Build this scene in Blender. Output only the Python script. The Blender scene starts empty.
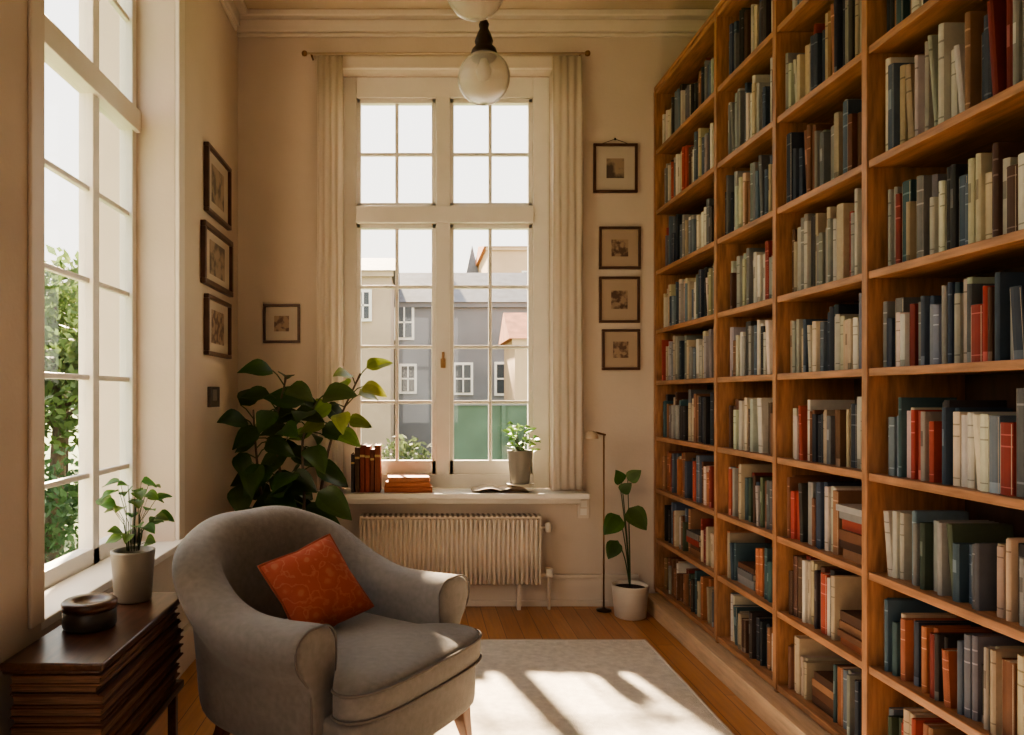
import bpy, math, random
from mathutils import Vector, Matrix
R = random.Random(7)
sin, cos, pi = math.sin, math.cos, math.pi
scene = bpy.context.scene
COL = scene.collection

# ------------------------------------------------------------------ materials
def newmat(name):
    m = bpy.data.materials.new(name); m.use_nodes = True
    nt = m.node_tree
    return m, nt, nt.nodes["Principled BSDF"]

def mat(name, color, rough=0.6, metal=0.0, noise=0.0, nscale=20.0, bump=0.0, bscale=200.0,
        spec=0.5, stretch=None, sheen=0.0, trans=0.0):
    m, nt, p = newmat(name)
    p.inputs["Roughness"].default_value = rough
    p.inputs["Metallic"].default_value = metal
    p.inputs["Specular IOR Level"].default_value = spec
    p.inputs["Base Color"].default_value = (*color, 1)
    if sheen: p.inputs["Sheen Weight"].default_value = sheen
    if trans: p.inputs["Transmission Weight"].default_value = trans
    N, L = nt.nodes, nt.links
    tc = N.new("ShaderNodeTexCoord")
    mp = N.new("ShaderNodeMapping")
    L.new(tc.outputs["Object"], mp.inputs[0])
    if stretch: mp.inputs["Scale"].default_value = stretch
    if noise > 0:
        n = N.new("ShaderNodeTexNoise"); n.inputs["Scale"].default_value = nscale
        n.inputs["Detail"].default_value = 6
        L.new(mp.outputs[0], n.inputs["Vector"])
        cr = N.new("ShaderNodeValToRGB")
        cr.color_ramp.elements[0].position = 0.3; cr.color_ramp.elements[1].position = 0.7
        cr.color_ramp.elements[0].color = (*[c * (1 - noise) for c in color], 1)
        cr.color_ramp.elements[1].color = (*[min(1, c * (1 + noise)) for c in color], 1)
        L.new(n.outputs["Fac"], cr.inputs[0]); L.new(cr.outputs[0], p.inputs["Base Color"])
    if bump > 0:
        n2 = N.new("ShaderNodeTexNoise"); n2.inputs["Scale"].default_value = bscale
        n2.inputs["Detail"].default_value = 4
        L.new(mp.outputs[0], n2.inputs["Vector"])
        b = N.new("ShaderNodeBump"); b.inputs["Strength"].default_value = bump
        b.inputs["Distance"].default_value = 0.01
        L.new(n2.outputs["Fac"], b.inputs["Height"]); L.new(b.outputs[0], p.inputs["Normal"])
    return m

def attr_mat(name, rough=0.55, noise=0.15, trans=0.0, spec=0.4):
    m, nt, p = newmat(name)
    N, L = nt.nodes, nt.links
    a = N.new("ShaderNodeAttribute"); a.attribute_name = "Col"
    n = N.new("ShaderNodeTexNoise"); n.inputs["Scale"].default_value = 40
    tc = N.new("ShaderNodeTexCoord"); L.new(tc.outputs["Object"], n.inputs["Vector"])
    mr = N.new("ShaderNodeMapRange"); mr.inputs["To Min"].default_value = 1 - noise; mr.inputs["To Max"].default_value = 1 + noise
    L.new(n.outputs["Fac"], mr.inputs["Value"])
    mx = N.new("ShaderNodeVectorMath"); mx.operation = 'SCALE'
    L.new(a.outputs["Color"], mx.inputs[0]); L.new(mr.outputs[0], mx.inputs["Scale"])
    L.new(mx.outputs[0], p.inputs["Base Color"])
    p.inputs["Roughness"].default_value = rough
    p.inputs["Specular IOR Level"].default_value = spec
    if trans > 0:
        t = N.new("ShaderNodeBsdfTranslucent"); L.new(mx.outputs[0], t.inputs["Color"])
        ms = N.new("ShaderNodeMixShader"); ms.inputs[0].default_value = trans
        out = N["Material Output"]
        L.new(p.outputs[0], ms.inputs[1]); L.new(t.outputs[0], ms.inputs[2]); L.new(ms.outputs[0], out.inputs[0])
    return m

M_wall = mat("plaster_wall", (0.60, 0.51, 0.43), 0.85, noise=0.04, nscale=3, bump=0.08, bscale=60)
M_ceil = mat("ceiling_paint", (0.60, 0.49, 0.36), 0.9, noise=0.03, nscale=3)
M_trim = mat("painted_trim", (0.68, 0.605, 0.52), 0.45, noise=0.03, nscale=8)
M_white = mat("white_window_paint", (0.78, 0.74, 0.68), 0.4, noise=0.03, nscale=8)
M_shelf = mat("bookcase_wood", (0.35, 0.17, 0.085), 0.42, noise=0.35, nscale=6, stretch=(10, 1.2, 10), bump=0.1, bscale=30)
M_shelfv = mat("bookcase_wood_upright", (0.35, 0.17, 0.085), 0.42, noise=0.35, nscale=6, stretch=(10, 10, 1.2), bump=0.1, bscale=30)
M_ledge = mat("sunlit_plinth_wood", (0.58, 0.41, 0.27), 0.45, noise=0.15, nscale=6, stretch=(10, 1.2, 10))  # pale tone paints in sunlight that the sun lamp doesn't bring here
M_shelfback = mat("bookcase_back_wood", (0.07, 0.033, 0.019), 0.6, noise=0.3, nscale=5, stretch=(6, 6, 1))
M_dark = mat("dark_table_wood", (0.085, 0.038, 0.023), 0.28, noise=0.45, nscale=6, stretch=(9, 1.2, 9))
M_leg = mat("chair_leg_wood", (0.16, 0.06, 0.03), 0.4, noise=0.3, nscale=10, stretch=(6, 6, 1))
M_metal = mat("dark_metal", (0.05, 0.035, 0.025), 0.35, 0.8)
M_brass = mat("aged_brass", (0.30, 0.17, 0.08), 0.35, 0.9)
M_rod = mat("pale_rod", (0.45, 0.34, 0.24), 0.4)
M_rad = mat("radiator_enamel", (0.66, 0.575, 0.48), 0.4, noise=0.03)
M_radtop = mat("radiator_grille", (0.18, 0.13, 0.10), 0.5)
M_fabric = mat("chair_fabric", (0.215, 0.195, 0.183), 0.9, noise=0.12, nscale=45, bump=0.35, bscale=420, sheen=0.35, spec=0.2)
M_pipe = mat("chair_piping", (0.16, 0.14, 0.13), 0.9)
M_potw = mat("white_ceramic", (0.66, 0.60, 0.52), 0.35, noise=0.05, nscale=10)
M_potg = mat("grey_ceramic", (0.25, 0.23, 0.20), 0.35, noise=0.12, nscale=8)
M_potd = mat("dark_ceramic", (0.06, 0.052, 0.048), 0.35, noise=0.2, nscale=8)
M_soil = mat("soil", (0.05, 0.03, 0.02), 0.95, noise=0.4, nscale=60, bump=0.8, bscale=90)
M_leaf = attr_mat("leaf", 0.38, 0.2, 0.3)
M_books = attr_mat("book_cloth", 0.6, 0.14)
M_outleaf = attr_mat("outdoor_leaf", 0.6, 0.2, 0.35)
M_bark = mat("bark", (0.10, 0.07, 0.05), 0.9, noise=0.4, nscale=10)
M_curtain, nt, p = newmat("sheer_curtain")
p.inputs["Base Color"].default_value = (0.76, 0.69, 0.61, 1); p.inputs["Roughness"].default_value = 0.9
t = nt.nodes.new("ShaderNodeBsdfTranslucent"); t.inputs[0].default_value = (0.87, 0.79, 0.70, 1)
ms = nt.nodes.new("ShaderNodeMixShader"); ms.inputs[0].default_value = 0.45
nt.links.new(p.outputs[0], ms.inputs[1]); nt.links.new(t.outputs[0], ms.inputs[2])
nt.links.new(ms.outputs[0], nt.nodes["Material Output"].inputs[0])

M_glass = bpy.data.materials.new("window_glass"); M_glass.use_nodes = True
nt = M_glass.node_tree; nt.nodes.remove(nt.nodes["Principled BSDF"])
tr = nt.nodes.new("ShaderNodeBsdfTransparent"); gl = nt.nodes.new("ShaderNodeBsdfGlossy"); gl.inputs["Roughness"].default_value = 0.02
tr.inputs[0].default_value = (0.97, 0.98, 0.97, 1)
lw = nt.nodes.new("ShaderNodeLayerWeight"); lw.inputs[0].default_value = 0.3
pw = nt.nodes.new("ShaderNodeMath"); pw.operation = 'POWER'; pw.inputs[1].default_value = 3.0
mu = nt.nodes.new("ShaderNodeMath"); mu.operation = 'MULTIPLY_ADD'; mu.inputs[1].default_value = 0.10; mu.inputs[2].default_value = 0.03
ms = nt.nodes.new("ShaderNodeMixShader")
nt.links.new(lw.outputs["Facing"], pw.inputs[0]); nt.links.new(pw.outputs[0], mu.inputs[0])
nt.links.new(mu.outputs[0], ms.inputs[0]); nt.links.new(tr.outputs[0], ms.inputs[1]); nt.links.new(gl.outputs[0], ms.inputs[2])
nt.links.new(ms.outputs[0], nt.nodes["Material Output"].inputs[0])

M_globe, nt, p = newmat("opal_glass")
p.inputs["Base Color"].default_value = (0.93, 0.88, 0.80, 1); p.inputs["Roughness"].default_value = 0.12
p.inputs["Transmission Weight"].default_value = 0.75; p.inputs["IOR"].default_value = 1.25

# wooden floor : planks along Y
M_floor, nt, p = newmat("oak_floorboards"); N, L = nt.nodes, nt.links
tc = N.new("ShaderNodeTexCoord"); mp = N.new("ShaderNodeMapping"); mp.inputs["Rotation"].default_value = (0, 0, pi / 2)
L.new(tc.outputs["Object"], mp.inputs[0])
br = N.new("ShaderNodeTexBrick"); br.inputs["Scale"].default_value = 1.0
br.inputs["Brick Width"].default_value = 1.3; br.inputs["Row Height"].default_value = 0.095
br.inputs["Mortar Size"].default_value = 0.0016; br.inputs["Mortar Smooth"].default_value = 0.2
br.inputs["Color1"].default_value = (0.50, 0.24, 0.10, 1); br.inputs["Color2"].default_value = (0.38, 0.17, 0.068, 1)
br.inputs["Mortar"].default_value = (0.06, 0.02, 0.01, 1)
L.new(mp.outputs[0], br.inputs["Vector"])
mp2 = N.new("ShaderNodeMapping"); mp2.inputs["Scale"].default_value = (22, 1.5, 1); L.new(tc.outputs["Object"], mp2.inputs[0])
nz = N.new("ShaderNodeTexNoise"); nz.inputs["Scale"].default_value = 2.5; nz.inputs["Detail"].default_value = 8; L.new(mp2.outputs[0], nz.inputs["Vector"])
mr = N.new("ShaderNodeMapRange"); mr.inputs["To Min"].default_value = 0.65; mr.inputs["To Max"].default_value = 1.35; L.new(nz.outputs["Fac"], mr.inputs["Value"])
vm = N.new("ShaderNodeVectorMath"); vm.operation = 'SCALE'; L.new(br.outputs["Color"], vm.inputs[0]); L.new(mr.outputs[0], vm.inputs["Scale"])
L.new(vm.outputs[0], p.inputs["Base Color"]); p.inputs["Roughness"].default_value = 0.3
bm_ = N.new("ShaderNodeBump"); bm_.inputs["Strength"].default_value = 0.12; L.new(nz.outputs["Fac"], bm_.inputs["Height"]); L.new(bm_.outputs[0], p.inputs["Normal"])

M_rug = mat("woven_rug", (0.76, 0.70, 0.62), 0.95, noise=0.12, nscale=30, bump=0.8, bscale=260, spec=0.1)
M_rugedge = mat("rug_binding", (0.62, 0.54, 0.45), 0.95, bump=0.5)

# orange patterned cushion
M_cush, nt, p = newmat("patterned_cushion"); N, L = nt.nodes, nt.links
tc = N.new("ShaderNodeTexCoord"); v = N.new("ShaderNodeTexVoronoi"); v.inputs["Scale"].default_value = 16; v.feature = 'F1'
nz = N.new("ShaderNodeTexNoise"); nz.inputs["Scale"].default_value = 26; nz.inputs["Detail"].default_value = 5
L.new(tc.outputs["Object"], nz.inputs["Vector"])
L.new(tc.outputs["Object"], v.inputs["Vector"])
w = N.new("ShaderNodeMath"); w.operation = 'MULTIPLY'; L.new(v.outputs["Distance"], w.inputs[0]); L.new(nz.outputs["Fac"], w.inputs[1])
cr = N.new("ShaderNodeValToRGB"); e = cr.color_ramp.elements
e[0].position = 0.07; e[0].color = (0.38, 0.125, 0.07, 1)
e[1].position = 0.12; e[1].color = (0.35, 0.078, 0.042, 1)
x = e.new(0.24); x.color = (0.325, 0.068, 0.037, 1)
x = e.new(0.28); x.color = (0.39, 0.125, 0.075, 1)
x = e.new(0.32); x.color = (0.34, 0.072, 0.04, 1)
L.new(w.outputs[0], cr.inputs[0]); L.new(cr.outputs[0], p.inputs["Base Color"]); p.inputs["Roughness"].default_value = 0.85
M_cushedge = mat("cushion_trim", (0.27, 0.068, 0.04), 0.9)

def art_mat(name, dark, light, sc):
    m, nt, p = newmat(name); N, L = nt.nodes, nt.links
    tc = N.new("ShaderNodeTexCoord")
    n = N.new("ShaderNodeTexNoise"); n.inputs["Scale"].default_value = sc; n.inputs["Detail"].default_value = 5
    L.new(tc.outputs["Object"], n.inputs["Vector"])
    cr = N.new("ShaderNodeValToRGB"); cr.color_ramp.elements[0].position = 0.42; cr.color_ramp.elements[1].position = 0.56
    cr.color_ramp.elements[0].color = (*dark, 1); cr.color_ramp.elements[1].color = (*light, 1)
    L.new(n.outputs["Fac"], cr.inputs[0]); L.new(cr.outputs[0], p.inputs["Base Color"]); p.inputs["Roughness"].default_value = 0.5
    return m
M_art1 = art_mat("engraving_print", (0.12, 0.07, 0.05), (0.34, 0.24, 0.17), 26)
M_art2 = art_mat("landscape_print", (0.10, 0.075, 0.06), (0.32, 0.24, 0.175), 12)
M_mat = mat("picture_mat", (0.42, 0.32, 0.24), 0.9)
M_matd = mat("picture_mat_light", (0.52, 0.45, 0.38), 0.9)
M_frame = mat("picture_frame_wood", (0.09, 0.042, 0.027), 0.35, noise=0.3, nscale=12)

# ------------------------------------------------------------------ mesh builder
class B:
    def __init__(s, name):
        s.name = name; s.v = []; s.f = []; s.m = []; s.c = []; s.mats = []; s.smooth = []
    def mi(s, m):
        if m not in s.mats: s.mats.append(m)
        return s.mats.index(m)
    def face(s, idx, m, c=(1, 1, 1), sm=False):
        s.f.append(idx); s.m.append(s.mi(m)); s.c.append(c); s.smooth.append(sm)
    def box(s, x0, x1, y0, y1, z0, z1, m, c=(1, 1, 1), M=None):
        b = len(s.v)
        for p in ((x0, y0, z0), (x1, y0, z0), (x1, y1, z0), (x0, y1, z0), (x0, y0, z1), (x1, y0, z1), (x1, y1, z1), (x0, y1, z1)):
            p = Vector(p)
            if M: p = M @ p
            s.v.append(p)
        for q in ((0, 3, 2, 1), (4, 5, 6, 7), (0, 1, 5, 4), (1, 2, 6, 5), (2, 3, 7, 6), (3, 0, 4, 7)):
            s.face([b + i for i in q], m, c)
    def rings(s, rings, m, c=(1, 1, 1), closed=True, cap0=False, cap1=False, sm=True):
        b = len(s.v); n = len(rings[0])
        for r in rings:
            for p in r: s.v.append(Vector(p))
        for i in range(len(rings) - 1):
            for j in range(n if closed else n - 1):
                k = (j + 1) % n
                s.face([b + i * n + j, b + i * n + k, b + (i + 1) * n + k, b + (i + 1) * n + j], m, c, sm)
        if cap0: s.face([b + j for j in range(n)][::-1], m, c, sm)
        if cap1: s.face([b + (len(rings) - 1) * n + j for j in range(n)], m, c, sm)
    def lathe(s, prof, loc, m, n=24, c=(1, 1, 1), sm=True, cap0=False, cap1=False):
        s.rings([[(loc[0] + r * cos(2 * pi * j / n), loc[1] + r * sin(2 * pi * j / n), loc[2] + z) for j in range(n)] for r, z in prof], m, c, True, cap0, cap1, sm)
    def tube(s, pts, r, m, n=8, c=(1, 1, 1), taper=None):
        pts = [Vector(p) for p in pts]; rr = []
        for i, p in enumerate(pts):
            d = (pts[min(i + 1, len(pts) - 1)] - pts[max(i - 1, 0)]).normalized()
            a = Vector((0, 0, 1)) if abs(d.z) < 0.95 else Vector((1, 0, 0))
            u = d.cross(a).normalized(); w = d.cross(u)
            q = r if taper is None else r + (taper - r) * i / (len(pts) - 1)
            rr.append([p + (u * cos(2 * pi * j / n) + w * sin(2 * pi * j / n)) * q for j in range(n)])
        s.rings(rr, m, c, True, True, True)
    def leaf(s, base, d, up, ln, wd, m, c, droop=0.3, n=7, point=1.0, fold=0.18):
        d = Vector(d).normalized(); up = Vector(up)
        side = d.cross(up)
        if side.length < 1e-3: side = d.cross(Vector((1, 0, 0.1)))
        side.normalize(); up = side.cross(d).normalized()
        b = len(s.v); base = Vector(base)
        c2 = tuple(q * 0.8 for q in c)
        for i in range(n + 1):
            t = i / n
            w = wd * 0.5 * (sin(pi * min(1, t ** 0.75)) ** 0.8 if 0 < t < 1 else 0.02) * (1 - 0.25 * t * point)
            cen = base + d * (ln * (t - 0.12 * droop * t * t)) - up * (droop * ln * t * t * 0.8)
            wav = 0.03 * ln * sin(t * 9)
            s.v += [cen - side * w + up * (fold * w * 2 + wav), cen - side * w * .5 + up * (fold * w * 1.2), cen, cen + side * w * .5 + up * (fold * w * 1.2), cen + side * w + up * (fold * w * 2 - wav)]
        for i in range(n):
            for j in range(4):
                s.face([b + i * 5 + j, b + i * 5 + j + 1, b + (i + 1) * 5 + j + 1, b + (i + 1) * 5 + j], m, c if j in (0, 3) else c2, True)
    def done(s, parent=None, bevel=0.0, subsurf=0, seg=2, loc=None):
        me = bpy.data.meshes.new(s.name)
        o = Vector(loc) if loc is not None else Vector((0, 0, 0))
        me.from_pydata([tuple(Vector(p) - o) for p in s.v], [], s.f)
        for m in s.mats: me.materials.append(m)
        me.polygons.foreach_set("material_index", s.m)
        me.polygons.foreach_set("use_smooth", s.smooth)
        ca = me.color_attributes.new("Col", 'FLOAT_COLOR', 'CORNER')
        data = []
        for pl, c in zip(me.polygons, s.c):
            for _ in range(pl.loop_total): data += [c[0], c[1], c[2], 1.0]
        ca.data.foreach_set("color", data)
        me.update()
        ob = bpy.data.objects.new(s.name, me); COL.objects.link(ob)
        ob.location = o
        if bevel > 0:
            md = ob.modifiers.new("bevel", 'BEVEL'); md.width = bevel; md.segments = seg; md.limit_method = 'ANGLE'; md.angle_limit = math.radians(40)
        if subsurf:
            md = ob.modifiers.new("sub", 'SUBSURF'); md.levels = subsurf; md.render_levels = subsurf
        if parent is not None:
            ob.parent = parent
            if loc is None: ob.matrix_parent_inverse = parent.matrix_world.inverted()
        return ob

def empty(name, loc=(0, 0, 0), rz=0.0):
    e = bpy.data.objects.new(name, None); e.empty_display_size = 0.1
    e.location = loc; e.rotation_euler = (0, 0, rz); COL.objects.link(e)
    e.matrix_world = Matrix.Translation(Vector(loc)) @ Matrix.Rotation(rz, 4, 'Z')
    return e

# ------------------------------------------------------------------ room
XL, XR, YB, YF, ZC = -1.115, 1.80, 4.64, -2.4, 3.65
XG = -1.32      # glass plane of side window

b = B("floor"); b.box(XL - .35, XR + .2, YF - .2, YB + .3, -0.1, 0, M_floor); b.done()
b = B("ceiling"); b.box(XL - .35, XR + .2, YF - .2, YB + .3, ZC, ZC + .12, M_ceil); b.done()

def wall_h(bld, axis, p0, p1, a0, a1, ops, m):
    ops = sorted(ops); cur = a0
    def bx(u0, u1, z0, z1):
        if u1 - u0 < 1e-4 or z1 - z0 < 1e-4: return
        if axis == 'x': bld.box(u0, u1, p0, p1, z0, z1, m)
        else: bld.box(p0, p1, u0, u1, z0, z1, m)
    for (u0, u1, z0, z1) in ops:
        bx(cur, u0, 0, ZC); bx(u0, u1, 0, z0); bx(u0, u1, z1, ZC); cur = u1
    bx(cur, a1, 0, ZC)
b = B("wall_back"); wall_h(b, 'x', YB, YB + .28, XL - .35, XR + .2, [(-.47, .83, .68, 3.31)], M_wall); b.done()
b = B("wall_left"); wall_h(b, 'y', XL - .35, XL, YF, YB, [(-.2, 1.2, .6, 3.2), (2.22, 3.44, .60, 3.45)], M_wall); b.done()
b = B("wall_right"); wall_h(b, 'y', XR, XR + .2, YF, YB, [], M_wall); b.done()
b = B("wall_front"); wall_h(b, 'x', YF - .2, YF, XL - .35, XR + .2, [(-.3, .7, .8, 2.6)], M_wall); b.done()

# cornice
b = B("trim_1")
for z0, z1, d in ((ZC - .14, ZC - .115, .02), (ZC - .115, ZC - .04, .035), (ZC - .04, ZC, .08)):
    b.box(XL, XR, YB - d, YB, z0, z1, M_trim)
b.done(bevel=.008)
b = B("trim_2")
for z0, z1, d in ((ZC - .14, ZC - .115, .02), (ZC - .115, ZC - .04, .035), (ZC - .04, ZC, .08)):
    b.box(XL, XL + d, YF, YB - .085, z0, z1, M_trim)
b.done(bevel=.008)
# baseboards
b = B("baseboard_back"); b.box(XL + .03, 1.36, YB - .02, YB, 0, .19, M_trim); b.box(XL + .03, 1.36, YB - .032, YB, 0, .035, M_trim); b.box(XL + .03, 1.36, YB - .028, YB, .17, .195, M_trim); b.done(bevel=.004)
b = B("baseboard_left"); b.box(XL, XL + .02, YF, YB, 0, .19, M_trim); b.box(XL, XL + .028, YF, YB, .17, .195, M_trim); b.done(bevel=.004)

# back window ---------------------------------------------------------
e = empty("window_1", (.18, 4.78, .71))
b = B("frame"); y0, y1 = 4.74, 4.83
b.box(-.47, -.39, y0, y1, .71, 3.31, M_white); b.box(.727, .83, y0, y1, .71, 3.31, M_white)
b.box(-.39, .727, y0, y1, 3.18, 3.31, M_white); b.box(-.39, .727, y0, y1, .71, .80, M_white)
b.box(-.39, .727, y0 - .03, y1, 2.385, 2.49, M_white)
b.box(.115, .20, y0 - .015, y1, .80, 3.18, M_white)
ys0, ys1 = 4.755, 4.80
for xa, xb, xm in ((-.39, .115, -.134), (.20, .727, .459)):
    for za, zb, rows in ((.80, 2.385, (1.255, 1.606, 1.988)), (2.49, 3.18, (2.83,))):
        f = .028
        b.box(xa, xa + f, ys0, ys1, za, zb, M_white); b.box(xb - f, xb, ys0, ys1, za, zb, M_white)
        b.box(xa, xb, ys0, ys1, za, za + (.085 if za < 1 else .03), M_white); b.box(xa, xb, ys0, ys1, zb - .03, zb, M_white)
        b.box(xm - .011, xm + .011, ys0 + .01, ys1 - .008, za, zb, M_white)
        for r in rows: b.box(xa, xb, ys0 + .012, ys1 - .01, r - .011, r + .011, M_white)
b.done(e, bevel=.004)
b = B("panes"); b.box(-.39, .727, 4.777, 4.779, .80, 3.18, M_glass); b.done(e)
b = B("handle"); b.box(.15, .166, 4.70, 4.715, 1.49, 1.57, M_brass); b.lathe([(.016, -.03), (.016, .03)], (.158, 4.718, 1.5), M_brass, 12, cap0=True, cap1=True); b.done(e, bevel=.003)
# casing and sill
b = B("trim_3")
b.box(-.55, -.47, YB - .025, YB, .71, 3.39, M_trim); b.box(.83, .91, YB - .025, YB, .71, 3.39, M_trim)
b.box(-.47, .83, YB - .025, YB, 3.31, 3.39, M_trim)
b.done(bevel=.006)
b = B("window_sill"); b.box(-.53, 1.03, 4.49, YB, .675, .71, M_white); b.box(-.469, .829, YB, 4.74, .681, .71, M_white); b.box(-.50, 1.0, 4.61, YB, .63, .675, M_white); b.done(bevel=.006)

# left window -------------------------------------------------------------
def side_window(name, ya, yb, za, zb, mull, cols):
    e = empty(name, (XG, (ya + yb) / 2, za))
    b = B("frame"); x0, x1 = XG - .03, XG + .03
    b.box(x0, x1, ya, ya + .05, za, zb, M_white); b.box(x0, x1, yb - .05, yb, za, zb, M_white)
    b.box(x0, x1, ya, yb, za, za + .09, M_white); b.box(x0, x1, ya, yb, zb - .07, zb, M_white)
    b.box(x0, x1 + .02, ya, yb, 2.50, 2.60, M_white)
    for m in mull: b.box(x0, x1, m - .03, m + .03, za, zb, M_white)
    for c in cols: b.box(x0 + .02, x1 - .015, c - .011, c + .011, za, zb, M_white)
    for r in (2.12, 1.755, 1.37, .98, 3.0): b.box(x0 + .02, x1 - .015, ya, yb, r - .011, r + .011, M_white)
    b.done(e, bevel=.004)
    b = B("panes"); b.box(XG - .001, XG + .001, ya + .05, yb - .05, za + .09, zb - .07, M_glass); b.done(e)
side_window("window_2", 2.22, 3.44, .60, 3.45, (3.01,), (2.60,))
side_window("fill_window_side", -.2, 1.2, .60, 3.2, (.5,), (.15, .85))  # second one is out of view, added for fill light on the shelves
b = B("window_sill"); b.box(XG + .035, XL, 2.221, 3.439, .60, .63, M_white); b.box(XL, XL + .05, 2.80, 3.49, .605, .635, M_white); b.done(bevel=.005)
b = B("trim_4")
b.box(XL, XL + .022, 3.44, 3.52, .63, 3.53, M_trim); b.box(XL, XL + .012, 2.14, 2.22, .63, 3.53, M_trim); b.box(XL, XL + .022, 2.22, 3.44, 3.45, 3.53, M_trim)
b.box(XL, XL + .014, 2.82, 3.44, .22, .60, M_trim)
b.done(bevel=.005)
# front window, unseen behind the camera, added to let in fill light
e = empty("fill_window_front", (.2, YF, .8)); b = B("frame")
for xa in (-.3, .17, .64): b.box(xa, xa + .06, YF - .1, YF - .04, .8, 2.6, M_white)
for za in (.8, 1.7, 2.54): b.box(-.3, .7, YF - .1, YF - .04, za, za + .06, M_white)
b.done(e, bevel=.004)

# ------------------------------------------------------------------ curtains
def curtain(bld, xa, xb, ym, z0, z1, folds, amp):
    n = folds * 8; rows = 8; rr = []
    for k in range(rows + 1):
        t = k / rows; z = z0 + (z1 - z0) * t
        rr.append([(xa + (xb - xa) * (j / n) + .003 * sin(k * 1.3 + j * .4), ym + amp * sin(j / n * folds * 2 * pi) * (1 - .25 * t), z) for j in range(n + 1)])
    bld.rings(rr, M_curtain, closed=False)
for xa, xb in ((-.612, -.455), (.82, 1.0)):
    b = B("curtain"); curtain(b, xa, xb, 4.555, .725, 3.36, 4, .008)
    ob = b.done(); md = ob.modifiers.new("s", 'SOLIDIFY'); md.thickness = .002
b = B("curtain_rod"); b.tube([(-.68, 4.555, 3.375), (1.02, 4.555, 3.375)], .007, M_rod)
for x in (-.69, 1.03): b.lathe([(.001, -.018), (.014, -.012), (.018, 0), (.014, .012), (.001, .018)], (x, 4.555, 3.375), M_brass, 12)
for x in (-.65, .99): b.tube([(x, 4.555, 3.375), (x, YB, 3.375)], .006, M_brass)
b.done()

# ------------------------------------------------------------------ radiator
e = empty("radiator", (.2, 4.54, .15))
b = B("columns"); x0, x1 = -.34, .73; n = 38; pitch = (x1 - x0) / n
for i in range(n):
    xc = x0 + pitch * (i + .5); hw = pitch * .46
    prof = [(hw * cos(a), .038 * sin(a)) for a in [2 * pi * k / 10 for k in range(10)]]
    rr = []
    for z, sc in ((.155, .6), (.17, 1), (.54, 1), (.557, .7)):
        rr.append([(xc + p[0] * sc, 4.545 + p[1] * sc, z) for p in prof])
    b.rings(rr, M_rad, cap0=True, cap1=True)
b.box(x0, x1, 4.53, 4.565, .19, .225, M_rad); b.box(x0, x1, 4.53, 4.565, .49, .525, M_rad)
b.box(x0, x1, 4.53, 4.55, .165, .55, M_rad)
b.done(e)
b = B("top_grille"); b.box(x0 - .012, x1 + .012, 4.50, 4.59, .558, .575, M_rad)
for i in range(34): b.box(x0 + .01 + i * .0312, x0 + .028 + i * .0312, 4.499, 4.585, .566, .577, M_radtop)
b.box(x0 - .012, x0, 4.505, 4.585, .16, .56, M_rad); b.box(x1, x1 + .012, 4.505, 4.585, .16, .56, M_rad)
b.done(e, bevel=.003)
b = B("pipes"); b.tube([(x1, 4.55, .50), (x1 + .06, 4.55, .50)], .01, M_rad)
b.lathe([(.02, -.02), (.022, .01), (.016, .035)], (x1 + .06, 4.55, .49), M_potw, 12, cap0=True, cap1=True)
b.tube([(x1, 4.55, .21), (x1 + .06, 4.55, .21), (x1 + .065, 4.55, .19), (x1 + .065, 4.55, 0)], .01, M_rad)
b.box(x1 + .045, x1 + .085, 4.53, 4.57, .2, .25, M_potw)
for x in (x0 + .12, x1 - .12): b.box(x - .012, x + .012, 4.53, 4.56, 0, .17, M_rad); b.box(x - .01, x + .01, 4.56, YB - .02, .42, .44, M_rad)
b.done(e, bevel=.003)

# ------------------------------------------------------------------ picture frames
def frame_back(xc, zc, w, h, art, m=M_mat, hook=False):
    e = empty("picture_frame", (xc, YB, zc)); y = YB; t = .02
    b = B("frame"); x0, x1, z0, z1 = xc - w / 2, xc + w / 2, zc - h / 2, zc + h / 2; f = .016
    b.box(x0, x1, y - t, y, z0, z0 + f, M_frame); b.box(x0, x1, y - t, y, z1 - f, z1, M_frame)
    b.box(x0, x0 + f, y - t, y, z0 + f, z1 - f, M_frame); b.box(x1 - f, x1, y - t, y, z0 + f, z1 - f, M_frame)
    if hook:
        b.tube([(x0 + .05, y - .006, z1), (xc, y - .006, z1 + .03), (x1 - .05, y - .006, z1)], .002, M_metal, 6)
        b.lathe([(.006, -.006), (.006, .006)], (xc, y - .006, z1 + .03), M_metal, 8, cap0=True, cap1=True)
    b.done(e, bevel=.003)
    b = B("mount"); b.box(x0 + f, x1 - f, y - .009, y - .002, z0 + f, z1 - f, m); b.done(e)
    b = B("print"); b.box(xc - w * .2, xc + w * .2, y - .011, y - .009, zc - h * .2, zc + h * .2, art); b.done(e, loc=None)
frame_back(1.218, 2.70, .272, .303, M_art2, M_matd, True)
frame_back(1.246, 2.208, .258, .262, M_art1)
frame_back(1.243, 1.888, .252, .285, M_art1)
frame_back(1.252, 1.58, .235, .252, M_art1)
frame_back(-.842, 1.741, .228, .240, M_art1, M_matd)
def frame_left(ya, yb, z0, z1, art, f=.022, tilt=0):
    e = empty("picture_frame", (XL, (ya + yb) / 2, (z0 + z1) / 2)); t = .028; x = XL
    b = B("frame")
    b.box(x, x + t, ya, yb, z0, z0 + f, M_frame); b.box(x, x + t, ya, yb, z1 - f, z1, M_frame)
    b.box(x, x + t, ya, ya + f, z0 + f, z1 - f, M_frame); b.box(x, x + t, yb - f, yb, z0 + f, z1 - f, M_frame)
    b.done(e, bevel=.004)
    b = B("mount"); b.box(x + .002, x + .01, ya + f, yb - f, z0 + f, z1 - f, M_matd); b.done(e)
    dy, dz = (yb - ya) * .24, (z1 - z0) * .22
    b = B("print"); b.box(x + .01, x + .012, ya + dy, yb - dy, z0 + dz, z1 - dz, art); b.done(e)
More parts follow.
